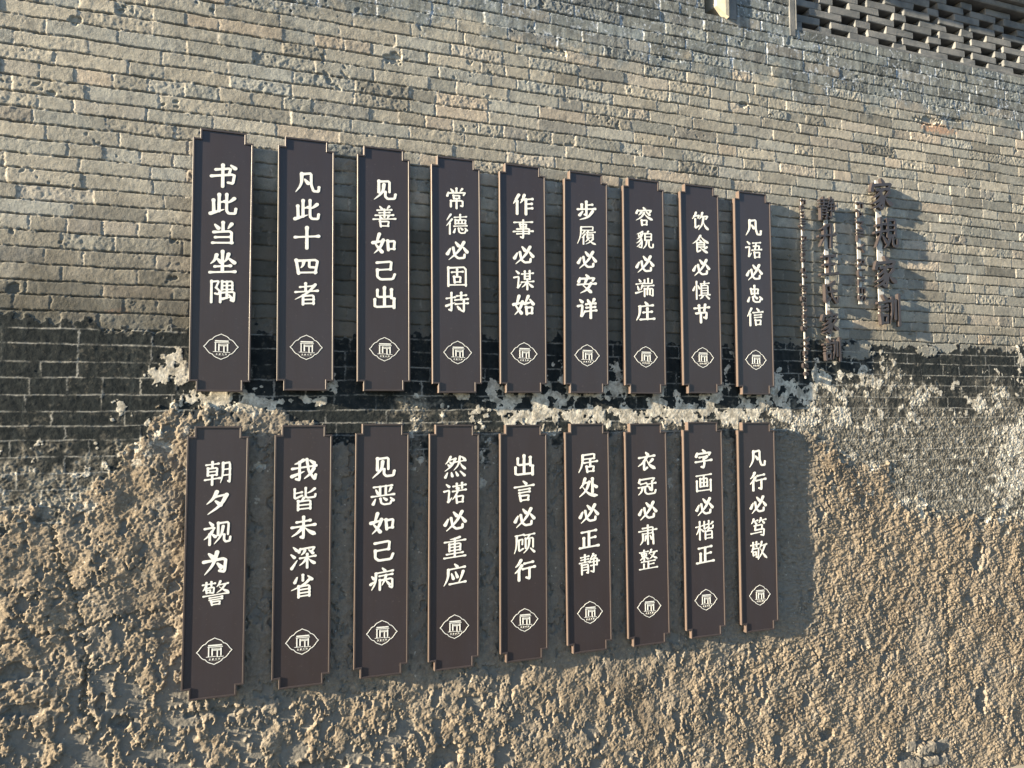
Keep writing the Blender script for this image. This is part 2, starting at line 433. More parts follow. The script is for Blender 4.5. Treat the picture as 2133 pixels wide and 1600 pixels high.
chip = sst(n_r1 + 0.5 * n_f1, 2.2, 2.8) * sst(rough, 0.4, 0.7)
hu = hu - 0.009 * chip
hu = hu - 0.0055 * sst(ZB, lines[np.searchsorted(lines, 1.96)] - 0.001, lines[np.searchsorted(lines, 1.96)] + 0.003) * sst(X, 0.3, 0.9)
# smooth washed bricks: flush joints, proud ribbon
hd = 0.002 + 0.0003 * off + 0.0004 * n_f1 + 0.0006 * np.clip(1 - np.minimum(dx, dz) / 0.004, 0, 1)
hd = hd - 0.003 * sst(n_r1 + 0.4 * n_f1, 2.3, 2.8) + 0.0012 * np.clip(n_f2, -1, 2) * wear * 1.2
hd = hd + 0.0014 * sst(white, 0.35, 0.6)
h = hu * (1 - black) + hd * black
# render
n_p1 = field(20, 0.22, 2.6, 0.03); n_p2 = field(21, 0.060, 2.6, 0.012); n_p3 = field(22, 0.022, 1.9, 0.0042); n_p4 = field(23, 0.05, 2.4, 0.01, ax=1.0, az=0.35)
n_bare = field(24, 0.15, 1.65, 0.004, ax=0.85, az=1.3); n_p5 = field(25, 0.009, 2.0, 0.004)
low_left = sst(-Z, 0.75, 1.25) * sst(-X, -2.2, -0.2)
lane_shade = sst(X, 3.5, 3.3) * sst(X, -0.15, 0.1) * sst(Z, -1.5, -1.3)  # painted shade in the lower lanes: greyer colour, flatter relief
thr_b = 1.20 - 1.25 * sst(-Z, 0.85, 1.35) * sst(-X, -1.0, 0.2) - 0.75 * sst(-Z, 1.30, 1.60) * sst(X, 3.6, 2.4) + 0.25 * sst(X, 3.0, 4.0)
bare = sst(n_bare + 0.25 * n_p1 + 0.10 * n_p3, thr_b, thr_b + 0.30)
hp = 0.0085 + 0.0034 * n_p1 * (1 - 0.4 * lane_shade) + 0.0020 * np.tanh(1.2 * n_p2 + 0.30 * n_p3) * (0.75 + 0.5 * low_left) + 0.0030 * np.tanh(1.1 * n_p4) * sst(X, 1.6, 3.3) + 0.0015 * np.maximum(n_p3, -1.2) * (1 - 0.3 * lane_shade) * (0.70 + 0.40 * np.tanh(1.2 * n_r1)) * (0.6 + 0.5 * sst(n_g1, -1.0, 0.8)) + 0.0007 * n_p5 * (1 - 0.4 * lane_shade)
hp = np.maximum(hp, 0.0 + 0.0014 * n_p3)
hbare = -0.0015 + 0.0015 * n_p1 + 0.0005 * n_p3 + 0.0003 * n_p5
hp = hp * (1 - bare) + hbare * bare
hp = hp - 0.001 * lane_shade


def seg_dist(pts):
    d = np.full(X.shape, 9.0, np.float32)
    Xw = X + 0.008 * n_r2; Zw = Z + 0.008 * n_f1
    for (ax, az), (bx, bz) in zip(pts[:-1], pts[1:]):
        t = np.clip(((Xw - ax) * (bx - ax) + (Zw - az) * (bz - az)) / ((bx - ax) ** 2 + (bz - az) ** 2), 0, 1)
        d = np.minimum(d, np.hypot(Xw - ax - t * (bx - ax), Zw - az - t * (bz - az)))
    return d


cr = seg_dist([(-.50, -.37), (-.60, -.40), (-.64, -.469), (-.652, -.56), (-.64, -.642), (-.598, -.746), (-.56, -.851), (-.536, -.975), (-.518, -1.109), (-.528, -1.319), (-.476, -1.387)])
hp -= 0.012 * (1 - sst(cr, 0.002, 0.011)) * sst(-Z, 0.3, 0.5) + 0.010 * sst(-Z, 1.05, 1.15) * (1 - sst(cr, 0.008, 0.02))
cr = seg_dist([(4.43, -1.1), (4.439, -1.282), (4.449, -1.531), (4.415, -1.804), (4.466, -2.056)]); hp -= 0.012 * (1 - sst(cr, 0.003, 0.014))
cr = seg_dist([(2.752, -1.464), (2.781, -1.631), (2.744, -1.816)]); hp -= 0.010 * (1 - sst(cr, 0.002, 0.010))
cr = seg_dist([(-.85, -.80), (-.70, -.79), (-.55, -.82), (-.35, -.80)]); hp -= 0.006 * (1 - sst(cr, 0.002, 0.012))
cr = seg_dist([(-.95, -1.02), (-.72, -.99), (-.52, -.965), (-.30, -.93), (-.05, -.94)]); hp -= 0.010 * (1 - sst(cr, 0.002, 0.012))
for px, pz, rx, rz, dp in [(-.765, -1.13, .07, .035, .018), (-.74, -1.292, .08, .028, .022), (-.38, -1.39, .05, .03, .028), (-.219, -1.02, .09, .022, .014), (.02, -1.40, .12, .02, .018), (1.07, -1.76, .07, .06, .02), (3.437, -1.99, .05, .035, .03), (-.46, -1.30, .02, .05, .02), (.45, -1.72, .12, .04, .02), (4.2, -2.22, .22, .07, .02), (4.72, -1.95, .04, .10, .016), (4.73, -1.02, .05, .08, .016), (1.9, -1.85, .03, .03, .014)]:
    q = ((X - px) / rx) ** 2 + ((Z - pz) / rz) ** 2 + 0.35 * n_p2
    mk = 1 - sst(q, 0.75, 1.15)
    hp -= dp * mk; bare = np.maximum(bare, mk * 0.8)
# broken bricks laid bare low down at the right
for i, (px, pz, sx, sz, a, hh) in enumerate([(4.215, -2.195, .075, .030, .10, .026), (4.10, -2.165, .04, .035, -.1, .010), (4.36, -2.20, .06, .04, .25, .006), (4.08, -2.275, .09, .028, -.05, .014), (4.25, -2.285, .07, .028, .05, .016), (4.36, -2.29, .04, .03, .4, .012)]):
    ca, sa = math.cos(a), math.sin(a)
    u = (X - px) * ca + (Z - pz) * sa; w = -(X - px) * sa + (Z - pz) * ca
    mk = sst(sx - np.abs(u + 0.004 * n_f1), 0, 0.006) * sst(sz - np.abs(w + 0.003 * n_f1), 0, 0.006)
    hp = np.where(mk > 0.01, np.maximum(hp, -0.02 + (hh + 0.02 + 0.001 * n_f1 + 0.05 * u) * mk), hp)
    bare = np.maximum(bare, mk)
h = h * (1 - plast) + np.maximum(hp, h * 0 - 0.03) * plast
# patches of thin skim spilling down over the wash at the right
for px, pz, rx, rz in [(3.75, .335, .14, .055), (4.35, .35, .10, .035)]:
    q = ((X - px) / rx) ** 2 + ((Z - pz) / rz) ** 2 + 0.25 * n_f1
    mk = 1 - sst(q, 0.85, 1.0)
    h = h + 0.005 * mk; black_m *= (1 - mk); soot = soot * (1 - mk) + 0.3 * mk
jw = np.clip(1 - np.minimum(dx, dz) / 0.0055, 0, 1)
jw = np.where(black > 0.5, np.clip(1.1 - np.minimum(dx, dz) / 0.0036, 0, 1), np.maximum(np.clip(1.35 - dx / 0.0055, 0, 1), jw * sst(n_r1 + 0.6 * n_f1, 0.3, 1.2)))
r2c = np.where(plast > 0.5, np.clip(bare, 0, 1), r2)

maskA = np.stack([r1, jw, plast, white], -1).astype(np.float32)
bedw = np.clip(1.25 - dz / 0.0045, 0, 1) * (black < 0.5) * sst(n_r1 + 0.5 * n_f1, 1.3, 0.4)
redp = 0.8 * (1 - sst(((X - 4.50) / 0.16) ** 2 + ((ZB - 1.86) / 0.035) ** 2 + 0.3 * n_f1, 0.6, 1.1)) + 0.5 * (1 - sst(((X + 0.43) / 0.05) ** 2 + ((ZB - 0.40) / 0.02) ** 2 + 0.3 * n_f1, 0.6, 1.1))
maskC = np.stack([bedw, wear, lane_shade * plast, redp], -1).astype(np.float32)
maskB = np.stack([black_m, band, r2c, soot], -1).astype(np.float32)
Yv = -h
# openings: the pierced screen and the recess beside the painted post
LX0, LZ0 = 3.35, 2.362
open_v = ((X > LX0) & (Z > LZ0)) | ((X > 2.67) & (X < 2.90) & (Z > 2.342))


def grid_part(name, keep, parent):
    """mesh of the grid cells in keep, with their own share of the masks"""
    jj, ii = np.nonzero(keep)
    a = jj * NX + ii
    q = np.stack([a, a + 1, a + NX + 1, a + NX], -1)
    uniq, inv = np.unique(q.ravel(), return_inverse=True)
    me = bpy.data.meshes.new(name)
    nv, nf = len(uniq), len(q)
    me.vertices.add(nv)
    co = np.stack([X.ravel()[uniq], Yv.ravel()[uniq], Z.ravel()[uniq]], -1).astype(np.float32)
    me.vertices.foreach_set('co', co.ravel())
    me.loops.add(nf * 4); me.loops.foreach_set('vertex_index', inv.astype(np.int32).ravel())
    me.polygons.add(nf)
    me.polygons.foreach_set('loop_start', np.arange(0, nf * 4, 4, dtype=np.int32))
    me.polygons.foreach_set('use_smooth', np.ones(nf, bool))
    for nm, arr in (('mask_a', maskA), ('mask_b', maskB), ('mask_c', maskC)):
        at = me.attributes.new(nm, 'FLOAT_COLOR', 'POINT')
        at.data.foreach_set('color', arr.reshape(-1, 4)[uniq].ravel())
    me.materials.append(M_WALL)
    me.update(calc_edges=True); me.validate()
    return link(name, me, parent)


wall = thing('courtyard_wall', (2.0, WY, ZO), 'weathered grey brick wall with black washed band, crumbling tan render and pierced brick screen', 'wall')


def wparent(o):
    o.location = (-2.0, 0, 0); return o


cell = lambda a: a[:-1, :-1]
okc = ~(cell(open_v))
pc = cell(plast) > 0.5; bc = (cell(black) > 0.5) & ~pc
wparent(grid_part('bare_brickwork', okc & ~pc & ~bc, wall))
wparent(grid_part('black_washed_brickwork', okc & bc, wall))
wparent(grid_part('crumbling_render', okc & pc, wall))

core = MB()
BACK = 0.034
core.box(-7, 12, BACK, 0.45, -ZO, LZ0)
core.box(-7, 2.66, BACK, 0.45, LZ0 + 0.001, 3.4)
core.box(2.661, 2.91, 0.16, 0.45, LZ0 + 0.001, 3.4)
core.box(2.911, LX0 - 0.002, BACK, 0.45, LZ0 + 0.001, 3.4)
nb_ = MB(); nb_.box(LX0 - 0.001, 12, 0.34, 0.45, LZ0 + 0.001, 3.4); wparent(nb_.build('screen_backing', M_DARK, wall))  # backing painted dark as the shade seen through the holes
wparent(core.build('wall_core', M_CORE, wall))

# pierced brick screen, upper right
lat = MB(); rl = np.random.default_rng(5)
P = 0.63; ch = 0.0505; z = LZ0
lat.box(LX0, 7.2, 0.006, 0.339, z + 0.001, z + 0.024, 0.004)
z += 0.026
for k in range(9):
    # courses alternate: full bricks close together, then full and half bricks with wide gaps between
    if k % 2: row = [(P / 4, 0.25), (3 * P / 4, 0.25)]
    else: row = [(0.0 if k % 4 == 0 else P / 2, 0.262), (P / 2 if k % 4 == 0 else 0.0, 0.125)]
    base = LX0 - P - 0.06
    while base < 7.2:
        for c, Lb in row:
            x0 = max(base + c - Lb / 2, LX0 + 0.002); x1 = base + c + Lb / 2
            if x1 - x0 > 0.05:
                jy = rl.uniform(-0.005, 0.005)
                lat.box(x0 + rl.uniform(-.004, .012), x1 + rl.uniform(-.012, .004), 0.030 + jy, 0.135 + jy, z + 0.001, z + ch - 0.001, 0.004, rl, 0.0025)
        base += P
    z += ch
LZT = z
wparent(lat.build('pierced_brick_screen', M_GREYB, wall))
fr = MB()
fr.box(LX0 - 0.058, LX0 - 0.012, 0.0, 0.02, LZ0 - 0.05, 3.3, 0.004)
fr.box(LX0 - 0.0105, LX0 - 0.002, -0.002, 0.30, LZ0 - 0.002, 3.3, 0.001)
wparent(fr.build('screen_edge_strip', M_GREYB, wall))
cn = MB()
cn.box(LX0, 7.2, -0.012, 0.26, LZT + 0.002, LZT + 0.045, 0.006)
cn.box(LX0 - 0.06, 7.2, -0.045, 0.26, LZT + 0.047, LZT + 0.10, 0.008)
cn.box(LX0 - 0.10, 7.2, -0.14, 0.26, LZT + 0.102, LZT + 0.20, 0.006)
wparent(cn.build('brick_cornice', M_GREYB, wall))
po = MB()
pr = [(2.738, 0.10, 2.405), (2.748, -0.004, 2.40), (2.800, -0.022, 2.345), (2.824, -0.022, 2.334), (2.824, 0.10, 2.334)]
nn = len(pr)
po.add([(x, y, z) for x, y, z in pr] + [(x, y, 3.3) for x, y, z in pr], [(k, (k + 1) % nn, nn + (k + 1) % nn, nn + k) for k in range(nn)] + [tuple(range(nn - 1, -1, -1)), tuple(range(nn, 2 * nn))])
wparent(po.build('painted_post', M_CREAM, wall))
rc = MB()
rc.box(2.828, 2.899, 0.002, 0.158, 2.338, 3.3, 0.003)
wparent(rc.build('post_jamb', M_GREYB, wall))
# stone plinth along the foot of the wall
pn = MB(); xx = -3.0; rp = np.random.default_rng(3)
while xx < 9:
    L = rp.uniform(0.5, 0.9)
    pn.box(xx, xx + L - 0.008, -0.10 + rp.uniform(-.006, .006), 0.03, -ZO + 0.002, -2.432 + rp.uniform(-.006, .006), 0.010, rp, 0.004)
    xx += L
wparent(pn.build('stone_plinth', M_PLINTH, wall))
# added roof eave, unseen, over the left-hand stretch; shades only courses out of view
ev = MB()
EX1 = 2.25; EE = 0.12; EZ = 2.95
ev.box(-7, EX1, -EE, 0.30, EZ, EZ + 0.03, 0.004)
xx = -6.9
while xx < EX1 - 0.1:
    ev.box(xx, xx + 0.07, -EE + 0.03, 0.0, EZ - 0.07, EZ - 0.001, 0.005)
    xx += 0.28
wparent(ev.build('added_eave_boards', M_TIMBER, wall))
tl = MB(); xx = -6.9
while xx < EX1:
    tl.cyl((xx, -EE - 0.03, EZ + 0.07), (xx, 0.30, EZ + 0.26), 0.055, 10)
    xx += 0.19
wparent(tl.build('added_roof_tiles', M_TILE, wall, True))

# ------------------------------------------------------------------ ground
gm = mesh_data('alley_ground', [(-60, -60, 0), (60, -60, 0), (60, 60, 0), (-60, 60, 0)], [(0, 1, 2, 3)], M_GROUND)
tag(link('alley_ground', gm), kind='structure')

# ------------------------------------------------------------------ brush lettering
# strokes on a 0..100 square, y downwards; letters give the kind of stroke:
# h level, v upright, p left-falling taper, n right-falling press, d dot, t rising flick, z turning stroke, g hooked stroke
GL = {
'口': 'v10,12,19,94;z10,19,90,13,80,86;h18,85,84,83', '日': 'v15,3,15,98;z15,7,85,4,85,98;h15,48,85,46;h15,91,85,91',
'月': 'p25,4,24,60,5,97;g25,7,82,3,82,94,66,88;h24,35,82,33;h22,62,82,60',
'女': 'p50,3,34,36,20,58;d22,54,70,90;p80,32,58,70,10,98;t2,46,98,34',
'讠': 'd30,4,62,16;g6,38,66,33,54,86,60,84;t54,88,98,68', '扌': 'h4,30,92,24;g56,2,56,90,28,84;t2,66,96,50',
'亻': 'p80,2,8,48;v58,34,58,99', '彳': 'p66,2,10,32;p82,26,6,60;v54,46,54,99',
'心': 'd12,20,2,76;g36,16,40,70,54,88,84,84,88,52;d50,8,64,34;d84,12,98,46',
'书': 'z20,24,76,16,68,46;g4,54,90,42,84,84,64,80;v46,2,46,99;d76,2,92,15',
'此': 'v34,6,34,80;h34,42,54,37;v13,32,15,84;t3,92,54,72;p90,22,76,36,60,44;g62,4,62,78,70,90,94,90,97,66',
'当': 'v50,2,50,36;d20,12,33,28;p82,8,68,30;z16,46,82,40,82,94;h22,69,80,66;h12,94,84,92',
'坐': 'p28,18,22,42,6,58;d30,34,44,50;p72,14,66,38,54,52;d72,32,94,52;v50,2,50,92;h22,70,80,66;h4,96,97,92',
'隅': 'w8.6|v11,5,11,99;z12,8,38,5,28,34;g28,34,42,50,36,64,24,60;v50,6,50,44;z50,9,88,6,88,44;h50,26,88,24;h50,43,88,42;v44,54,44,99;g44,57,96,53,94,96,82,90;v68,8,68,80;t52,84,82,76;d76,66,86,82',
'凡': 'p28,10,28,60,4,97;g28,13,66,7,66,60,76,90,96,91,98,68;d40,36,54,54',
'十': 'w12|h3,48,97,41;v50,2,50,98',
'四': 'v8,24,18,86;z8,28,94,22,84,84;p38,28,36,48,26,60;z60,26,60,56,80,57;h16,82,86,80',
'者': 'w9.5|h24,19,76,14;v46,2,46,38;h6,42,94,36;p84,8,58,44,4,76;v36,58,36,99;z36,60,78,57,78,98;h36,77,78,76;h36,95,78,94',
'见': 'v26,8,26,62;z26,11,72,7,72,60;p48,24,44,62,6,98;g54,60,54,82,64,93,94,91,98,68',
'善': 'w8|d30,1,40,14;p70,0,60,14;h20,20,80,16;h28,32,72,29;h12,45,88,41;v50,16,50,52;d30,49,36,58;p68,47,62,58;h3,64,97,59;@口:26,68,74,100',
'如': '@女:0,2,56,100;@口:60,30,98,84',
'己': 'z18,13,80,7,76,46;h22,48,76,44;g20,46,20,80,34,93,86,91,95,66',
'出': 'v50,2,50,92;z20,14,20,48,80,45;v80,12,80,52;z9,58,9,95,90,92;v91,56,91,99',
'常': 'w8|v50,0,50,18;d24,4,34,16;p76,2,66,16;d12,20,8,38;g14,25,90,20,82,34;@口:32,33,68,54;v24,62,24,92;g24,64,78,61,78,90,68,86;v50,52,50,100',
'德': 'w7.3|@彳:0,0,34,100;h40,16,94,11;v66,2,66,24;v44,28,44,48;z44,30,92,27,88,46;v58,30,58,46;v74,29,74,45;h44,47,90,46;h38,60,96,56;@心:36,64,98,98',
'必': 'd20,42,7,68;g33,38,40,76,56,90,84,87,85,70;d44,10,58,28;p82,10,58,56,12,98;d80,36,96,58',
'固': 'w8.8|v10,6,10,98;z10,9,90,4,90,98;h10,93,90,92;h26,30,76,27;v50,16,50,48;@口:32,47,70,84',
'持': 'w9|@扌:0,0,42,100;h48,18,90,14;v68,2,68,36;h40,38,98,33;h42,58,98,54;g80,42,80,96,66,88;d50,68,60,82',
'作': '@亻:0,0,36,100;p56,2,48,28,36,44;h46,26,96,20;v64,24,64,100;h64,48,92,45;h64,71,94,68',
'事': 'w8.4|h6,15,94,10;@口:30,20,70,40;z20,49,80,45,78,70;h3,62,97,57;h20,73,78,70;g50,2,50,95,36,88',
'谋': 'w8.2|@讠:2,0,40,100;h42,20,96,15;v56,6,56,46;v80,4,80,46;h56,32,80,30;h56,46,80,44;h40,62,98,57;v68,46,68,99;p66,62,56,76,42,88;n70,62,84,78,98,88',
'始': '@女:0,0,54,100;p72,4,64,24,56,38;t54,42,90,34;d80,20,96,44;@口:58,54,96,98',
'步': 'v50,2,50,40;h50,20,80,16;v26,18,26,42;h5,44,95,38;g50,44,50,74,40,70;d30,54,15,74;p82,52,60,84,14,99',
'履': 'w6.6|z22,8,84,4,82,24;h24,25,82,23;p22,8,20,56,2,98;p40,30,34,38,26,48;p42,46,34,56,24,66;v34,60,34,98;p58,28,54,34,46,40;h54,36,94,33;v54,44,54,64;z54,45,84,43,84,64;h54,54,84,53;h54,64,84,63;p62,66,54,76,44,86;p84,70,66,88,44,99;n58,72,76,90,99,99',
'安': 'd46,2,57,14;d14,18,9,38;g14,24,90,18,80,34;p48,26,40,48,30,62;n32,60,52,76,76,97;p72,46,54,80,16,99;h4,54,96,48',
'详': '@讠:2,0,40,100;d54,4,62,18;p88,2,84,12,76,20;h46,28,94,23;h48,46,92,42;h40,66,98,60;v70,26,70,100',
'容': 'w8.8|d46,0,56,12;d14,14,9,32;g14,20,90,15,82,28;p36,26,30,36,20,44;d62,24,80,40;p50,30,36,54,6,72;n50,34,70,54,98,68;@口:32,66,70,100',
'貌': 'w7.4|p40,4,26,12,8,18;d18,20,22,32;d30,16,34,28;p42,14,30,34,8,46;g30,30,38,60,34,92,20,88;p32,44,22,58,6,68;p36,58,24,76,8,88;p72,2,68,8,62,14;v54,14,54,50;z54,16,90,13,88,50;h54,32,88,31;h54,49,88,48;p64,52,60,78,42,98;g76,52,76,82,84,91,98,89,99,70',
'端': 'w7.6|d18,6,26,18;h3,32,40,27;d10,42,16,62;p36,38,32,52,26,64;t1,80,44,68;v68,2,68,26;v48,10,48,28;z48,28,90,27,90,8;h42,42,98,38;p70,42,66,50,58,56;v48,56,48,98;g48,58,94,55,94,96,86,92;v63,58,63,88;v78,57,78,88',
'庄': 'd50,0,61,13;h18,24,92,17;p22,24,20,66,2,99;h40,56,86,52;v62,34,62,92;h24,94,99,90',
'饮': 'w9.2|p26,2,20,22,4,38;g16,22,46,17,38,32;g22,38,22,90,44,74;p64,2,58,22,46,38;g58,24,95,20,84,38;p70,32,64,66,40,98;n70,56,80,80,99,98',
'食': 'w9|p50,2,34,28,4,48;n50,4,70,28,98,44;d46,26,54,36;z30,43,72,40,72,64;h30,54,72,53;h30,66,72,65;g30,42,30,94,50,84;p86,66,78,74,66,78;n46,68,66,84,92,99',
'慎': 'w7.6|d12,28,3,50;v22,2,22,99;d30,24,39,40;h46,14,94,10;v68,2,68,22;v50,22,50,74;z50,24,88,22,88,74;h50,38,88,37;h50,52,88,51;h50,66,88,65;h38,79,99,75;p58,82,52,92,40,99;d76,80,94,97',
'节': 'h8,22,92,16;v34,6,36,36;v70,2,65,34;g18,50,78,44,76,80,62,72;v44,48,44,100',
'语': 'w8.6|@讠:0,0,38,100;h46,12,92,8;v66,12,58,50;z50,30,86,27,82,50;h40,53,98,48;@口:50,60,92,99',
'忠': 'w9.6|@口:22,14,80,50;v50,0,50,62;@心:8,58,96,99',
'信': 'w9|@亻:0,0,36,100;d62,1,73,14;h40,26,98,21;h48,40,88,37;h48,54,88,51;@口:48,64,90,99',
'朝': 'w8.2|h6,14,50,10;v28,2,28,26;v12,28,12,60;z12,30,46,28,44,60;h12,44,44,43;h12,59,44,58;h2,78,56,73;v28,60,28,100;@月:56,4,100,98',
'夕': 'w12|p46,3,34,32,10,54;h40,24,82,17;p82,18,62,62,14,98;d42,42,60,60',
'视': 'w9|d22,2,33,16;z6,30,42,26,30,46;p32,44,18,64,3,76;v24,54,24,99;d32,54,44,66;v54,8,54,60;z54,10,92,7,90,60;p72,24,66,64,40,98;g76,60,76,82,82,91,97,89,99,70',
'为': 'w12|d22,8,36,24;g5,42,84,33,80,90,60,84;p52,4,40,56,8,97;d54,52,68,70',
'警': 'w6.9|h3,10,47,7;v16,2,16,18;v34,0,34,16;p14,18,10,28,3,36;g12,26,44,23,42,48,34,46;@口:14,31,33,47;p66,1,62,12,53,24;h60,16,94,12;p84,16,72,36,53,50;n62,24,78,38,99,50;h6,59,96,54;h28,68,74,66;h28,77,74,75;@口:30,82,71,100',
'我': 'p46,6,32,16,12,22;h4,42,96,33;g32,14,32,94,18,88;t3,76,52,56;g60,3,68,56,92,96,96,72;p88,46,74,70,50,90;d72,8,88,21',
'皆': 'w8.8|h14,24,42,20;g14,4,14,48,46,34;p92,8,78,20,62,26;g57,2,57,40,65,47,94,45,96,32;p50,46,46,52,40,58;v28,58,28,99;z28,61,76,58,76,98;h28,78,76,77;h28,95,76,94',
'未': 'h24,24,76,19;h5,46,95,40;g50,2,50,96,40,90;p48,46,30,70,4,86;n52,46,72,68,98,84',
'深': 'w8.8|d12,5,25,20;d3,36,16,50;t6,98,28,62;d38,12,34,28;g40,16,95,11,86,26;p56,24,52,34,42,42;d72,22,88,38;h38,56,98,51;v66,40,66,100;p64,56,52,76,36,88;n68,56,82,74,99,86',
'省': 'w9|v50,2,50,26;d28,10,19,32;d70,8,85,24;p78,22,54,46,5,66;v34,50,34,99;z34,52,76,49,76,98;h34,66,76,65;h34,81,76,80;h34,95,76,94',
'恶': 'w9|h12,12,88,8;v38,12,38,50;v62,10,62,50;d20,24,29,42;p84,20,80,30,74,38;h3,55,97,50;@心:8,60,96,99',
'病': 'w8.8|d50,0,61,13;h22,22,94,16;p24,22,22,66,5,98;d6,34,15,46;t2,70,22,56;h38,36,92,32;v40,54,40,98;g40,56,92,51,92,95,80,88;p66,34,60,58,48,80;d66,60,80,78',
'然': 'w8.4|p30,2,20,22,7,36;h28,16,50,12;p52,12,36,46,4,70;d26,26,34,35;d18,38,26,47;h52,28,97,23;p72,4,66,44,44,68;n72,30,82,50,99,66;d80,4,93,16;d16,78,7,99;d34,78,38,95;d54,76,62,93;d74,74,93,95',
'诺': 'w8.4|@讠:0,0,38,100;h42,16,98,11;v58,4,58,28;v82,2,82,26;h40,40,99,35;p66,26,56,58,38,80;@口:52,58,92,99',
'重': 'w8.2|p72,2,52,8,28,10;h5,22,97,17;v26,32,26,66;z26,34,76,31,74,64;h26,48,74,47;h26,64,74,62;h14,80,86,76;h3,97,97,93;v50,8,50,94',
'应': 'w9.5|d50,0,61,13;h20,24,95,17;p22,24,20,66,2,99;d36,44,44,68;d54,38,62,62;p88,38,80,64,68,88;h28,93,98,88',
'言': 'w9.8|d46,0,59,13;h5,28,95,22;h26,43,76,39;h26,57,76,53;@口:24,66,78,99',
'顾': 'w8|h8,10,47,6;p14,10,13,62,2,97;z24,32,42,28,40,54;g24,32,24,86,46,74;h50,10,98,6;p74,10,70,18,64,24;v56,26,56,74;z56,28,92,25,92,72;p74,36,70,74,46,98;d78,75,97,95',
'行': 'p33,2,24,20,7,34;p37,28,26,46,4,64;v24,50,24,99;h50,20,90,15;h42,46,99,40;g74,44,74,96,58,88',
'居': 'w9.4|z24,10,84,6,82,30;h26,31,82,29;p24,10,22,60,2,99;h30,50,97,45;v62,34,62,66;@口:38,65,86,100',
'处': 'p34,2,26,30,7,50;h28,25,56,20;p56,20,40,64,4,93;n22,44,46,76,72,90,99,92;v72,4,72,74;d74,34,92,48',
'正': 'w11|h14,17,86,11;v50,16,50,88;h50,49,82,45;v24,46,24,90;h3,95,98,90',
'静': 'w7.6|h7,14,47,10;v28,2,28,40;h9,27,45,24;h1,42,53,37;v12,51,12,99;g12,53,44,50,44,96,36,92;h12,65,44,64;h12,79,44,78;p71,2,66,14,54,25;z66,12,86,9,76,24;z58,28,91,25,89,60;h50,43,99,39;h58,60,89,58;g73,24,73,95,58,87',
'衣': 'd46,2,57,15;h10,29,92,22;p50,28,34,54,4,74;g36,50,36,95,54,82;p82,42,74,52,60,61;n50,42,66,72,98,92',
'冠': 'w8.8|d12,11,8,30;g12,16,91,11,82,26;h16,39,46,35;h5,57,52,52;p26,57,22,78,3,95;g40,55,40,84,52,94,93,92,98,74;h52,42,97,38;g78,28,78,78,66,72;d58,52,67,65',
'肃': 'w8.2|z22,14,78,10,76,42;h3,29,97,24;h22,43,76,41;v50,0,50,98;p24,52,24,80,7,99;v78,50,80,99;p40,56,38,70,33,82;d62,54,71,73',
'整': 'w7.2|h5,10,49,7;@口:11,15,45,31;v28,0,28,54;p26,32,18,42,5,49;d32,34,47,45;p67,0,62,12,53,22;h62,14,97,11;p85,14,74,36,55,49;n62,24,78,38,99,49;h14,60,86,57;v50,60,50,94;h50,75,79,73;v26,72,26,95;h3,97,98,94',
'字': 'd46,0,57,13;d14,16,9,34;g14,22,91,17,82,31;h28,41,70,37;p70,38,64,46,52,52;g52,50,56,76,50,98,38,92;h5,65,96,59',
'画': 'w8.6|h8,12,92,7;v30,28,30,72;z30,30,70,27,70,72;h30,50,70,49;h30,71,70,70;v50,12,50,70;v10,40,10,95;h10,93,90,91;v90,38,90,98',
'楷': 'w7.6|h1,30,43,24;v22,2,22,99;p22,32,14,52,2,71;d27,42,42,55;h48,22,67,19;g48,4,48,46,68,34;p97,10,90,18,78,22;g74,2,74,38,80,44,97,42,99,28;p72,46,70,50,65,54;v54,56,54,99;z54,58,92,55,92,98;h54,77,92,76;h54,95,92,94',
'笃': 'w8.6|p22,2,18,14,7,26;h18,14,45,10;d28,16,37,28;p66,0,62,14,53,24;h62,12,95,8;d74,14,84,27;z26,39,74,35,70,62;v32,39,30,63;g30,63,85,59,81,97,64,91;h5,81,66,76',
'敬': 'w8|h2,16,50,12;v16,2,16,26;v36,0,36,24;p18,26,14,40,3,54;g12,38,49,34,45,88,33,82;@口:12,50,37,75;p68,2,64,22,53,37;h62,24,97,18;p87,22,70,64,43,99;n60,40,76,70,99,97',
'家': 'w9.6|d48,0,58,12;d12,16,7,38;g12,22,93,15,80,32;h28,37,74,32;p54,34,36,52,14,62;g44,46,60,66,52,98,36,90;p48,58,32,74,6,82;p54,70,34,88,8,97;p84,42,74,52,62,58;n58,54,74,72,99,85',
'規': 'w8.8|h8,26,45,20;h1,49,52,42;p27,3,25,56,1,97;d32,60,49,79;v56,6,56,62;z56,8,90,5,90,60;h56,24,90,23;h56,40,90,39;h56,58,90,57;p66,60,60,84,40,98;g78,60,78,85,86,93,99,91,100,70',
'訓': 'w9|d22,1,33,12;h1,26,52,20;h12,39,40,35;h12,51,40,47;@口:8,60,44,95;p62,12,62,60,51,93;v76,20,76,78;v94,2,94,99',
'升': 'w11|p52,4,34,16,12,23;h3,53,97,44;p34,18,34,60,6,98;v71,3,71,99',
'王': 'w12|h16,16,84,11;h22,52,78,48;h3,95,98,89;v50,14,50,92',
'氏': 'w11|p74,4,52,16,20,22;g24,18,24,90,50,74;h24,49,86,43;g50,16,62,66,90,97,97,70',
'大': 'w11|h5,40,95,33;p50,4,44,54,6,97;n50,42,64,72,98,96',
'院': 'w8|v10,5,10,99;z10,8,34,5,26,34;g26,34,38,50,32,64,22,60;d64,0,73,12;d44,16,41,32;g44,20,97,16,90,28;h52,40,88,37;h42,58,99,54;p60,58,56,80,37,98;g78,56,78,86,84,93,99,91,100,74',
}


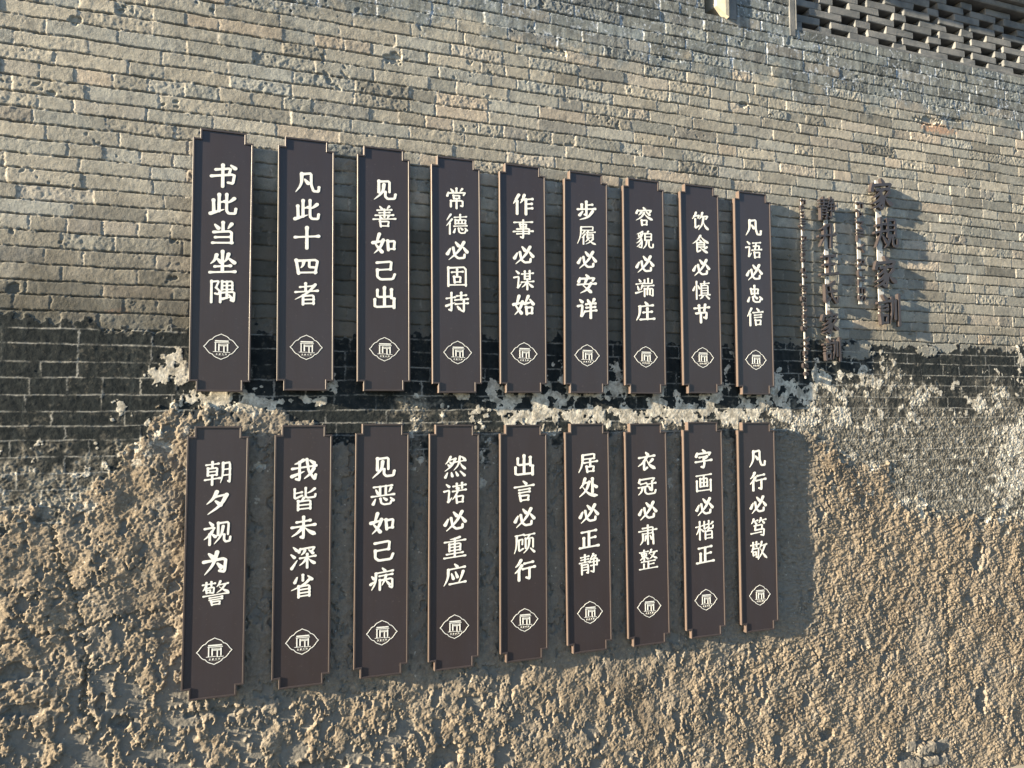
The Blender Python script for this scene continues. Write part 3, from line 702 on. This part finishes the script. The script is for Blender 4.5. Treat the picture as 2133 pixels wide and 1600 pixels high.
def chaikin(p, it=1, r=0.22):
    for _ in range(it):
        q = [p[0]]
        for a, b in zip(p[:-1], p[1:]):
            q += [a + (b - a) * r, b - (b - a) * r]
        q.append(p[-1]); p = q
    return p


def glyph_discs(spec, W, box=(0, 0, 100, 100)):
    out = []
    x0, y0, x1, y1 = box; kx, ky = (x1 - x0) / 100, (y1 - y0) / 100
    for s in spec.split(';'):
        if s[0] == '@':
            nm, b = s[1:].split(':'); b = [float(t) for t in b.split(',')]
            bb = (x0 + b[0] * kx, y0 + b[1] * ky, x0 + b[2] * kx, y0 + b[3] * ky)
            out += glyph_discs(GL[nm], W, bb); continue
        k = s[0]; a = [float(t) for t in s[1:].split(',')]
        pts = [np.array((x0 + a[i] * kx, y0 + a[i + 1] * ky)) for i in range(0, len(a), 2)]
        if k in 'pn' and len(pts) > 2: pts = chaikin(pts, 2, 0.25)
        elif k in 'zg' and len(pts) > 2: pts = chaikin(pts, 1, 0.12)
        seg = [np.hypot(*(b - a_)) for a_, b in zip(pts[:-1], pts[1:])]; T = sum(seg)
        n = max(6, int(T / 1.3)); hook = seg[-1] / T if k == 'g' else 0
        for i in range(n + 1):
            t = i / n; d = t * T
            for j, L in enumerate(seg):
                if d <= L or j == len(seg) - 1: break
                d -= L
            p = pts[j] + (pts[j + 1] - pts[j]) * (d / max(L, 1e-6))
            if k == 'h': w = 0.74 + 0.34 * math.exp(-(t / 0.10) ** 2) + 0.50 * math.exp(-((1 - t) / 0.10) ** 2)
            elif k == 'v': w = 1.02 + 0.34 * math.exp(-(t / 0.10) ** 2) + 0.14 * t
            elif k == 'p': w = 1.22 * (1 - t) ** 0.6 + 0.16
            elif k == 'n': w = 0.42 + 1.1 * sst(np.float64(t), 0.1, 0.78) if t < 0.80 else 1.52 * ((1 - t) / 0.20) ** 0.75 + 0.14
            elif k == 'd': w = 0.62 + 0.85 * t ** 0.8
            elif k == 't': w = 1.3 * (1 - t) ** 0.7 + 0.15
            elif k == 'z': w = 0.92 + 0.22 * math.exp(-(t / 0.10) ** 2)
            else:
                w = 0.98 + 0.22 * math.exp(-(t / 0.08) ** 2)
                if t > 1 - hook: w = 1.0 * ((1 - t) / hook) ** 0.6 + 0.16
            out.append((p[0], p[1], w * W / 2))
    return out


_gcache = {}


def glyph_poly(chr_, res=76, wmul=1.0):
    """outline of a brushed character: 2-D verts in a unit square (centred, y up), faces, boundary edges"""
    key = (chr_, res, wmul)
    if key in _gcache: return _gcache[key]
    spec = GL[chr_]; W = 11.2
    if spec[0] == 'w':
        a, spec = spec.split('|', 1); W = float(a[1:])
    ds = np.array(glyph_discs(spec, W * wmul))
    g = np.linspace(-8, 108, res)
    GX, GY = np.meshgrid(g, g)
    F = np.full(GX.shape, -50.0)
    for px, py, r in ds: F = np.maximum(F, r - np.hypot(GX - px, GY - py))
    verts = []; faces = []; idx = {}

    def vert(key, p):
        if key not in idx:
            idx[key] = len(verts); verts.append((p[0] / 100 - 0.5, 0.5 - p[1] / 100 + 0.055 * (p[0] / 100 - 0.5)))
        return idx[key]
    ins = F > 0
    for j in range(res - 1):
        for i in range(res - 1):
            c = [(i, j), (i, j + 1), (i + 1, j + 1), (i + 1, j)]
            s = [ins[b, a] for a, b in c]
            if not any(s): continue
            poly = []
            for q in range(4):
                a, b = c[q], c[(q + 1) % 4]
                sa, sb = s[q], s[(q + 1) % 4]
                if sa: poly.append(vert(a, (g[a[0]], g[a[1]])))
                if sa != sb:
                    fa, fb = F[a[1], a[0]], F[b[1], b[0]]; t = fa / (fa - fb)
                    t = min(max(t, 0.02), 0.98)
                    ky = (a, b) if a < b else (b, a)
                    poly.append(vert(ky, (g[a[0]] + (g[b[0]] - g[a[0]]) * t, g[a[1]] + (g[b[1]] - g[a[1]]) * t)))
            if len(poly) > 2: faces.append(tuple(poly))
    ec = {}
    for f in faces:
        for a, b in zip(f, f[1:] + f[:1]):
            if (b, a) in ec: del ec[(b, a)]
            else: ec[(a, b)] = 1
    _gcache[key] = (verts, faces, list(ec))
    return _gcache[key]


def extrude_poly(verts, faces, bnd, sx, sz, y0, y1, back=False, at=(0, 0)):
    """front at y0 facing -y, sides to y1"""
    n = len(verts)
    v = [(x * sx + at[0], y0, z * sz + at[1]) for x, z in verts]
    f = list(faces)
    bi = {}
    for a, b in bnd:
        for k in (a, b):
            if k not in bi:
                bi[k] = len(v); v.append((verts[k][0] * sx + at[0], y1, verts[k][1] * sz + at[1]))
    f += [(b, a, bi[a], bi[b]) for a, b in bnd]
    if back:
        o = len(v); v += [(x * sx + at[0], y1, z * sz + at[1]) for x, z in verts]
        f += [tuple(o + i for i in q[::-1]) for q in faces]
    return v, f


# ------------------------------------------------------------------ plaques
W, H, NXC, NZC = 0.26, 1.2072, 0.0308, 0.0455
OUT = [(-W / 2 + NXC, 0), (W / 2 - NXC, 0), (W / 2 - NXC, NZC), (W / 2, NZC), (W / 2, H - NZC), (W / 2 - NXC, H - NZC), (W / 2 - NXC, H), (-W / 2 + NXC, H), (-W / 2 + NXC, H - NZC), (-W / 2, H - NZC), (-W / 2, NZC), (-W / 2 + NXC, NZC)]


def inset(poly, d):
    r = []
    n = len(poly)
    for i in range(n):
        p, a, b = np.array(poly[i]), np.array(poly[i - 1]), np.array(poly[(i + 1) % n])
        e1 = (p - a) / np.hypot(*(p - a)); e2 = (b - p) / np.hypot(*(b - p))
        r.append(tuple(p + d * (np.array((-e1[1], e1[0])) + np.array((-e2[1], e2[0])))))
    return r


FD = 0.030; PANEL_Y = 0.0052
rings = [(0.0, FD), (0.0, 0.0012), (0.0012, 0.0), (0.0072, 0.0), (0.0085, 0.0012), (0.0085, 0.0062)]
fv = []; ffc = []
for d, y in rings: fv += [(x, y, z) for x, z in inset(OUT, d)]
K = len(OUT)
for r in range(len(rings) - 1):
    for k in range(K):
        ffc.append((r * K + k, r * K + (k + 1) % K, (r + 1) * K + (k + 1) % K, (r + 1) * K + k))
ffc.append(tuple(range(K - 1, -1, -1)))
ME_FRAME = mesh_data('plaque_frame', fv, ffc, M_FRAME)
ME_FRAME.materials.append(M_SIDE)
for k in range(K): ME_FRAME.polygons[k].material_index = 1
pi = inset(OUT, 0.0080)
ME_PANEL = mesh_data('plaque_panel', [(x, PANEL_Y, z) for x, z in pi], [tuple(range(K))], M_PANEL)
mbb = MB()
mbb.box(-0.07, 0.07, FD + 0.0005, 0.062, 0, 0.03, 0.002)
ME_BATTEN = mesh_data('mounting_batten', mbb.v, mbb.f, M_SCREW)


def poly_strip(pts, w, y0, y1, mb, closed=False):
    """flat ribbon of width w along pts, given thickness"""
    P_ = [np.array(p, float) for p in pts]; n = len(P_)
    L = []; R = []
    for i in range(n):
        a = P_[i - 1] if (closed or i > 0) else P_[i]; b = P_[(i + 1) % n] if (closed or i < n - 1) else P_[i]
        t1 = P_[i] - a; t2 = b - P_[i]
        n1 = np.array((-t1[1], t1[0])); n2 = np.array((-t2[1], t2[0]))
        n1 = n1 / (np.hypot(*n1) or 1); n2 = n2 / (np.hypot(*n2) or 1)
        m_ = n1 + n2; m_ = m_ / (np.hypot(*m_) or 1)
        base = n1 if n1.any() else n2
        k = min(1 / max(abs(m_ @ base), 0.45), 2.2)
        L.append(P_[i] + m_ * w / 2 * k); R.append(P_[i] - m_ * w / 2 * k)
    v = [(p[0], y0, p[1]) for p in L + R] + [(p[0], y1, p[1]) for p in L + R]
    f = []
    for i in range(n if closed else n - 1):
        j = (i + 1) % n
        f += [(i + n, j + n, j, i), (i, j, j + 2 * n, i + 2 * n), (i + n, i + 3 * n, j + 3 * n, j + n)]
    mb.add(v, f)


def emblem_mesh():
    mb = MB(); y0, y1 = PANEL_Y - 0.0010, PANEL_Y - 0.0001
    # lobed lozenge outline, one quarter mirrored
    q = [(0.0, 0.0580), (0.009, 0.0535), (0.018, 0.0500), (0.0245, 0.0468), (0.030, 0.0428), (0.0345, 0.0372), (0.0377, 0.0336), (0.0445, 0.0318), (0.0515, 0.0266), (0.058, 0.0185), (0.0653, 0.0080), (0.0735, 0.0)]
    pts = q + [(x, -z) for x, z in q[-2::-1]] + [(-x, -z) for x, z in q[1:]] + [(-x, z) for x, z in q[-2:0:-1]]
    poly_strip(pts, 0.0030, y0, y1, mb, True)
    def bar(xa, za, xb, zb, w):
        poly_strip([(xa, za), (xb, zb)], w, y0, y1, mb)
    # gate house drawn in bars
    bar(-0.0265, 0.0262, 0.0315, 0.0258, 0.0058)
    bar(-0.0285, 0.0190, 0.0350, 0.0183, 0.0030)
    bar(-0.0237, 0.0174, -0.0237, -0.0220, 0.0050)
    bar(-0.0092, 0.0135, -0.0092, -0.0187, 0.0060)
    bar(0.0275, 0.0135, 0.0275, -0.0216, 0.0054)
    bar(-0.0058, 0.0122, 0.0244, 0.0118, 0.0012)
    bar(-0.0058, 0.0083, 0.0244, 0.0079, 0.0022)
    bar(-0.0058, 0.0043, 0.0244, 0.0039, 0.0028)
    bar(0.0122, 0.0024, 0.0122, -0.0240, 0.0056)
    bar(-0.0344, -0.0232, 0.0060, -0.0232, 0.0022)
    bar(0.0090, -0.0254, 0.0386, -0.0254, 0.0024)
    for k, c in enumerate('王家大院'):
        v, f, b = glyph_poly(c, 40, 1.15)
        vv, f2 = extrude_poly(v, f, b, 0.0082, 0.0078, y0, y1, at=(-0.0184 + 0.0130 * k, -0.0345))
        mb.add(vv, f2)
    for k in range(7): bar(-0.0130 + 0.0046 * k, -0.0410, -0.0108 + 0.0046 * k, -0.0410, 0.0009)
    return mesh_data('gatehouse_emblem', mb.v, mb.f, M_WHITE)


ME_EMB = emblem_mesh()
EM = 0.128
ME_CH = {}


def char_mesh(c):
    if c not in ME_CH:
        v, f, b = glyph_poly(c)
        vv, f2 = extrude_poly(v, f, b, EM * 0.90, EM * 0.81, PANEL_Y - 0.0012, PANEL_Y - 0.0001)
        ME_CH[c] = mesh_data('character', vv, f2, M_WHITE)
    return ME_CH[c]


PLQ = [
    (0.0000, 0.6500, -0.0018, '书此当坐隅', 'upper row, far left end'),
    (0.3730, 0.6578, 0.0034, '凡此十四者', 'upper row, second from left'),
    (0.7426, 0.6592, 0.0039, '见善如己出', 'upper row, third from left'),
    (1.1130, 0.6530, 0.0062, '常德必固持', 'upper row, fourth from left'),
    (1.4750, 0.6563, 0.0011, '作事必谋始', 'middle of the upper row'),
    (1.8416, 0.6565, -0.0058, '步履必安详', 'upper row, fourth from right'),
    (2.2002, 0.6569, -0.0020, '容貌必端庄', 'upper row, third from right'),
    (2.5702, 0.6620, 0.0020, '饮食必慎节', 'upper row, second from right'),
    (2.9391, 0.6574, -0.0018, '凡语必忠信', 'upper row, beside the raised letters'),
    (-0.0071, -0.7141, -0.0072, '朝夕视为警', 'lower row, far left end'),
    (0.3684, -0.7116, -0.0029, '我皆未深省', 'lower row, second from left'),
    (0.7380, -0.7082, -0.0040, '见恶如己病', 'lower row, third from left'),
    (1.0989, -0.7148, -0.0044, '然诺必重应', 'lower row, fourth from left'),
    (1.4704, -0.7175, -0.0024, '出言必顾行', 'middle of the lower row'),
    (1.8387, -0.7134, 0.0046, '居处必正静', 'lower row, fourth from right'),
    (2.1962, -0.7149, 0.0046, '衣冠必肃整', 'lower row, third from right'),
    (2.5629, -0.7090, 0.0006, '字画必楷正', 'lower row, second from right'),
    (2.9304, -0.7138, -0.0019, '凡行必笃敬', 'lower row, far right end'),
]
for x, z, t, txt, where in PLQ:
    # the thing's origin sits at the middle of its lower edge
    bx = x + math.sin(t) * H / 2; bz = z - math.cos(t) * H / 2
    pq = thing('plaque', (bx, 0, bz + ZO), 'dark brown notched plaque with white characters %s, %s' % (txt, where), 'plaque', 'dark brown plaques hung in two rows', -t)
    link('frame', ME_FRAME, pq); link('panel', ME_PANEL, pq); link('mounting_batten', ME_BATTEN, pq, (0, 0, 0.25)); link('mounting_batten', ME_BATTEN, pq, (0, 0, 0.95))
    for k, c in enumerate(txt):
        link('character', char_mesh(c), pq, (0.003, 0, H / 2 + 0.3935 - k * 0.1342))
    link('emblem', ME_EMB, pq, (0.003, 0, H / 2 - 0.3985))


# ------------------------------------------------------------------ raised lettering at the right
def letter_column(name, label, xs_, zt, zb, sw, chars, csx, csz):
    """chars: list of (character, x, z)"""
    t = thing(name, (xs_, 0.03, zb + ZO), label, 'lettering')
    st = MB(); st.box(-sw / 2, sw / 2, 0.0, 0.006, 0, zt - zb, 0.001)
    zc = 0.05
    while zc < zt - zb: st.box(-0.008, 0.008, 0.0062, 0.034, zc, zc + 0.016, 0.001); zc += 0.30
    st.build('mounting_strip', M_STRIP, t)
    for c, x, z in chars:
        v, f, b = glyph_poly(c, 72, 1.0)
        v, f = extrude_poly(v, f, b, csx, csz, -0.024, -0.0006, True)
        link('raised_character', mesh_data('raised_character', v, f, M_LETTER), t, (x - xs_, 0, z - zb))
    zz = [c[2] for c in chars]
    for a, b in zip(zz[:-1], zz[1:]):
        s_ = MB(); s_.cyl((0, -0.003, 0), (0, -0.0003, 0), 0.0042, 10)
        o = s_.build('screw', M_SCREW, t); o.location = (0, 0, (a + b) / 2 - zb + 0.005)
    return t


letter_column('raised_lettering', 'largest raised brown characters 家規家訓 on a pale strip at the far right', 3.945, 1.45, 0.53, 0.046,
              [('家', 3.951, 1.354), ('規', 3.982, 1.103), ('家', 3.965, 0.849), ('訓', 3.989, 0.603)], 0.185, 0.20)
letter_column('raised_lettering', 'smaller raised brown characters 静升王氏家訓 on a thin pale strip', 3.512, 1.27, 0.29, 0.030,
              [('静', 3.508, 1.221), ('升', 3.502, 1.049), ('王', 3.511, 0.868), ('氏', 3.513, 0.691), ('家', 3.506, 0.506), ('訓', 3.519, 0.336)], 0.132, 0.142)


def font_mesh(ch, ext):
    cu = bpy.data.curves.new('letter', 'FONT'); cu.body = ch; cu.size = 1.0; cu.extrude = ext; cu.resolution_u = 4
    o = bpy.data.objects.new('tmp', cu); COL.objects.link(o)
    dg = bpy.context.evaluated_depsgraph_get(); ev_ = o.evaluated_get(dg); me = ev_.to_mesh()
    v = [tuple(p.co) for p in me.vertices]; f = [tuple(p.vertices) for p in me.polygons]
    ev_.to_mesh_clear(); bpy.data.objects.remove(o, do_unlink=True); bpy.data.curves.remove(cu)
    return v, f


def latin_column(name, label, xc, ztop, zbot, sw, text, size):
    t = thing(name, (xc, 0.034, zbot + ZO), label, 'lettering')
    st = MB(); st.box(-sw / 2, sw / 2, 0.0, 0.005, -0.01, ztop - zbot + 0.01, 0.001)
    zc = 0.05
    while zc < ztop - zbot: st.box(-0.004, 0.004, 0.0052, 0.030, zc, zc + 0.012, 0.001); zc += 0.30
    st.build('mounting_strip', M_STRIP, t)
    ms = []; tot = 0
    for c in text:
        if c == ' ': ms.append(None); tot += 0.34; continue
        v, f = font_mesh(c, 0.5); w = max(p[0] for p in v) - min(p[0] for p in v)
        ms.append((v, f, w)); tot += w + 0.10
    k = (ztop - zbot) / tot; pen = 0.0
    for g_ in ms:
        if g_ is None: pen += 0.34; continue
        v, f, w = g_; x0 = min(p[0] for p in v)
        # turned a quarter clockwise: reading direction runs down the wall, tops of the letters point right
        th = 0.018
        vv = [((p[1] - 0.36) * size, -th / 2 - 0.0004 + -p[2] * th, -(p[0] - x0) * k) for p in v]
        ff_ = [tuple(q) for q in f]
        me = mesh_data('raised_letter', vv, ff_, M_LETTER)
        link('raised_letter', me, t, (0, 0, ztop - zbot - pen * k))
        pen += w + 0.10


latin_column('raised_lettering', 'small raised capitals FAMILY RULES turned sideways between the two character columns', 3.777, 1.288, 0.645, 0.030, 'FAMILY RULES', 0.082)
latin_column('raised_lettering', 'tiny sideways English letters on a narrow strip beside the last upper plaque', 3.33, 1.262, 0.165, 0.011, "Family Rules of Jingsheng Wang's", 0.056)
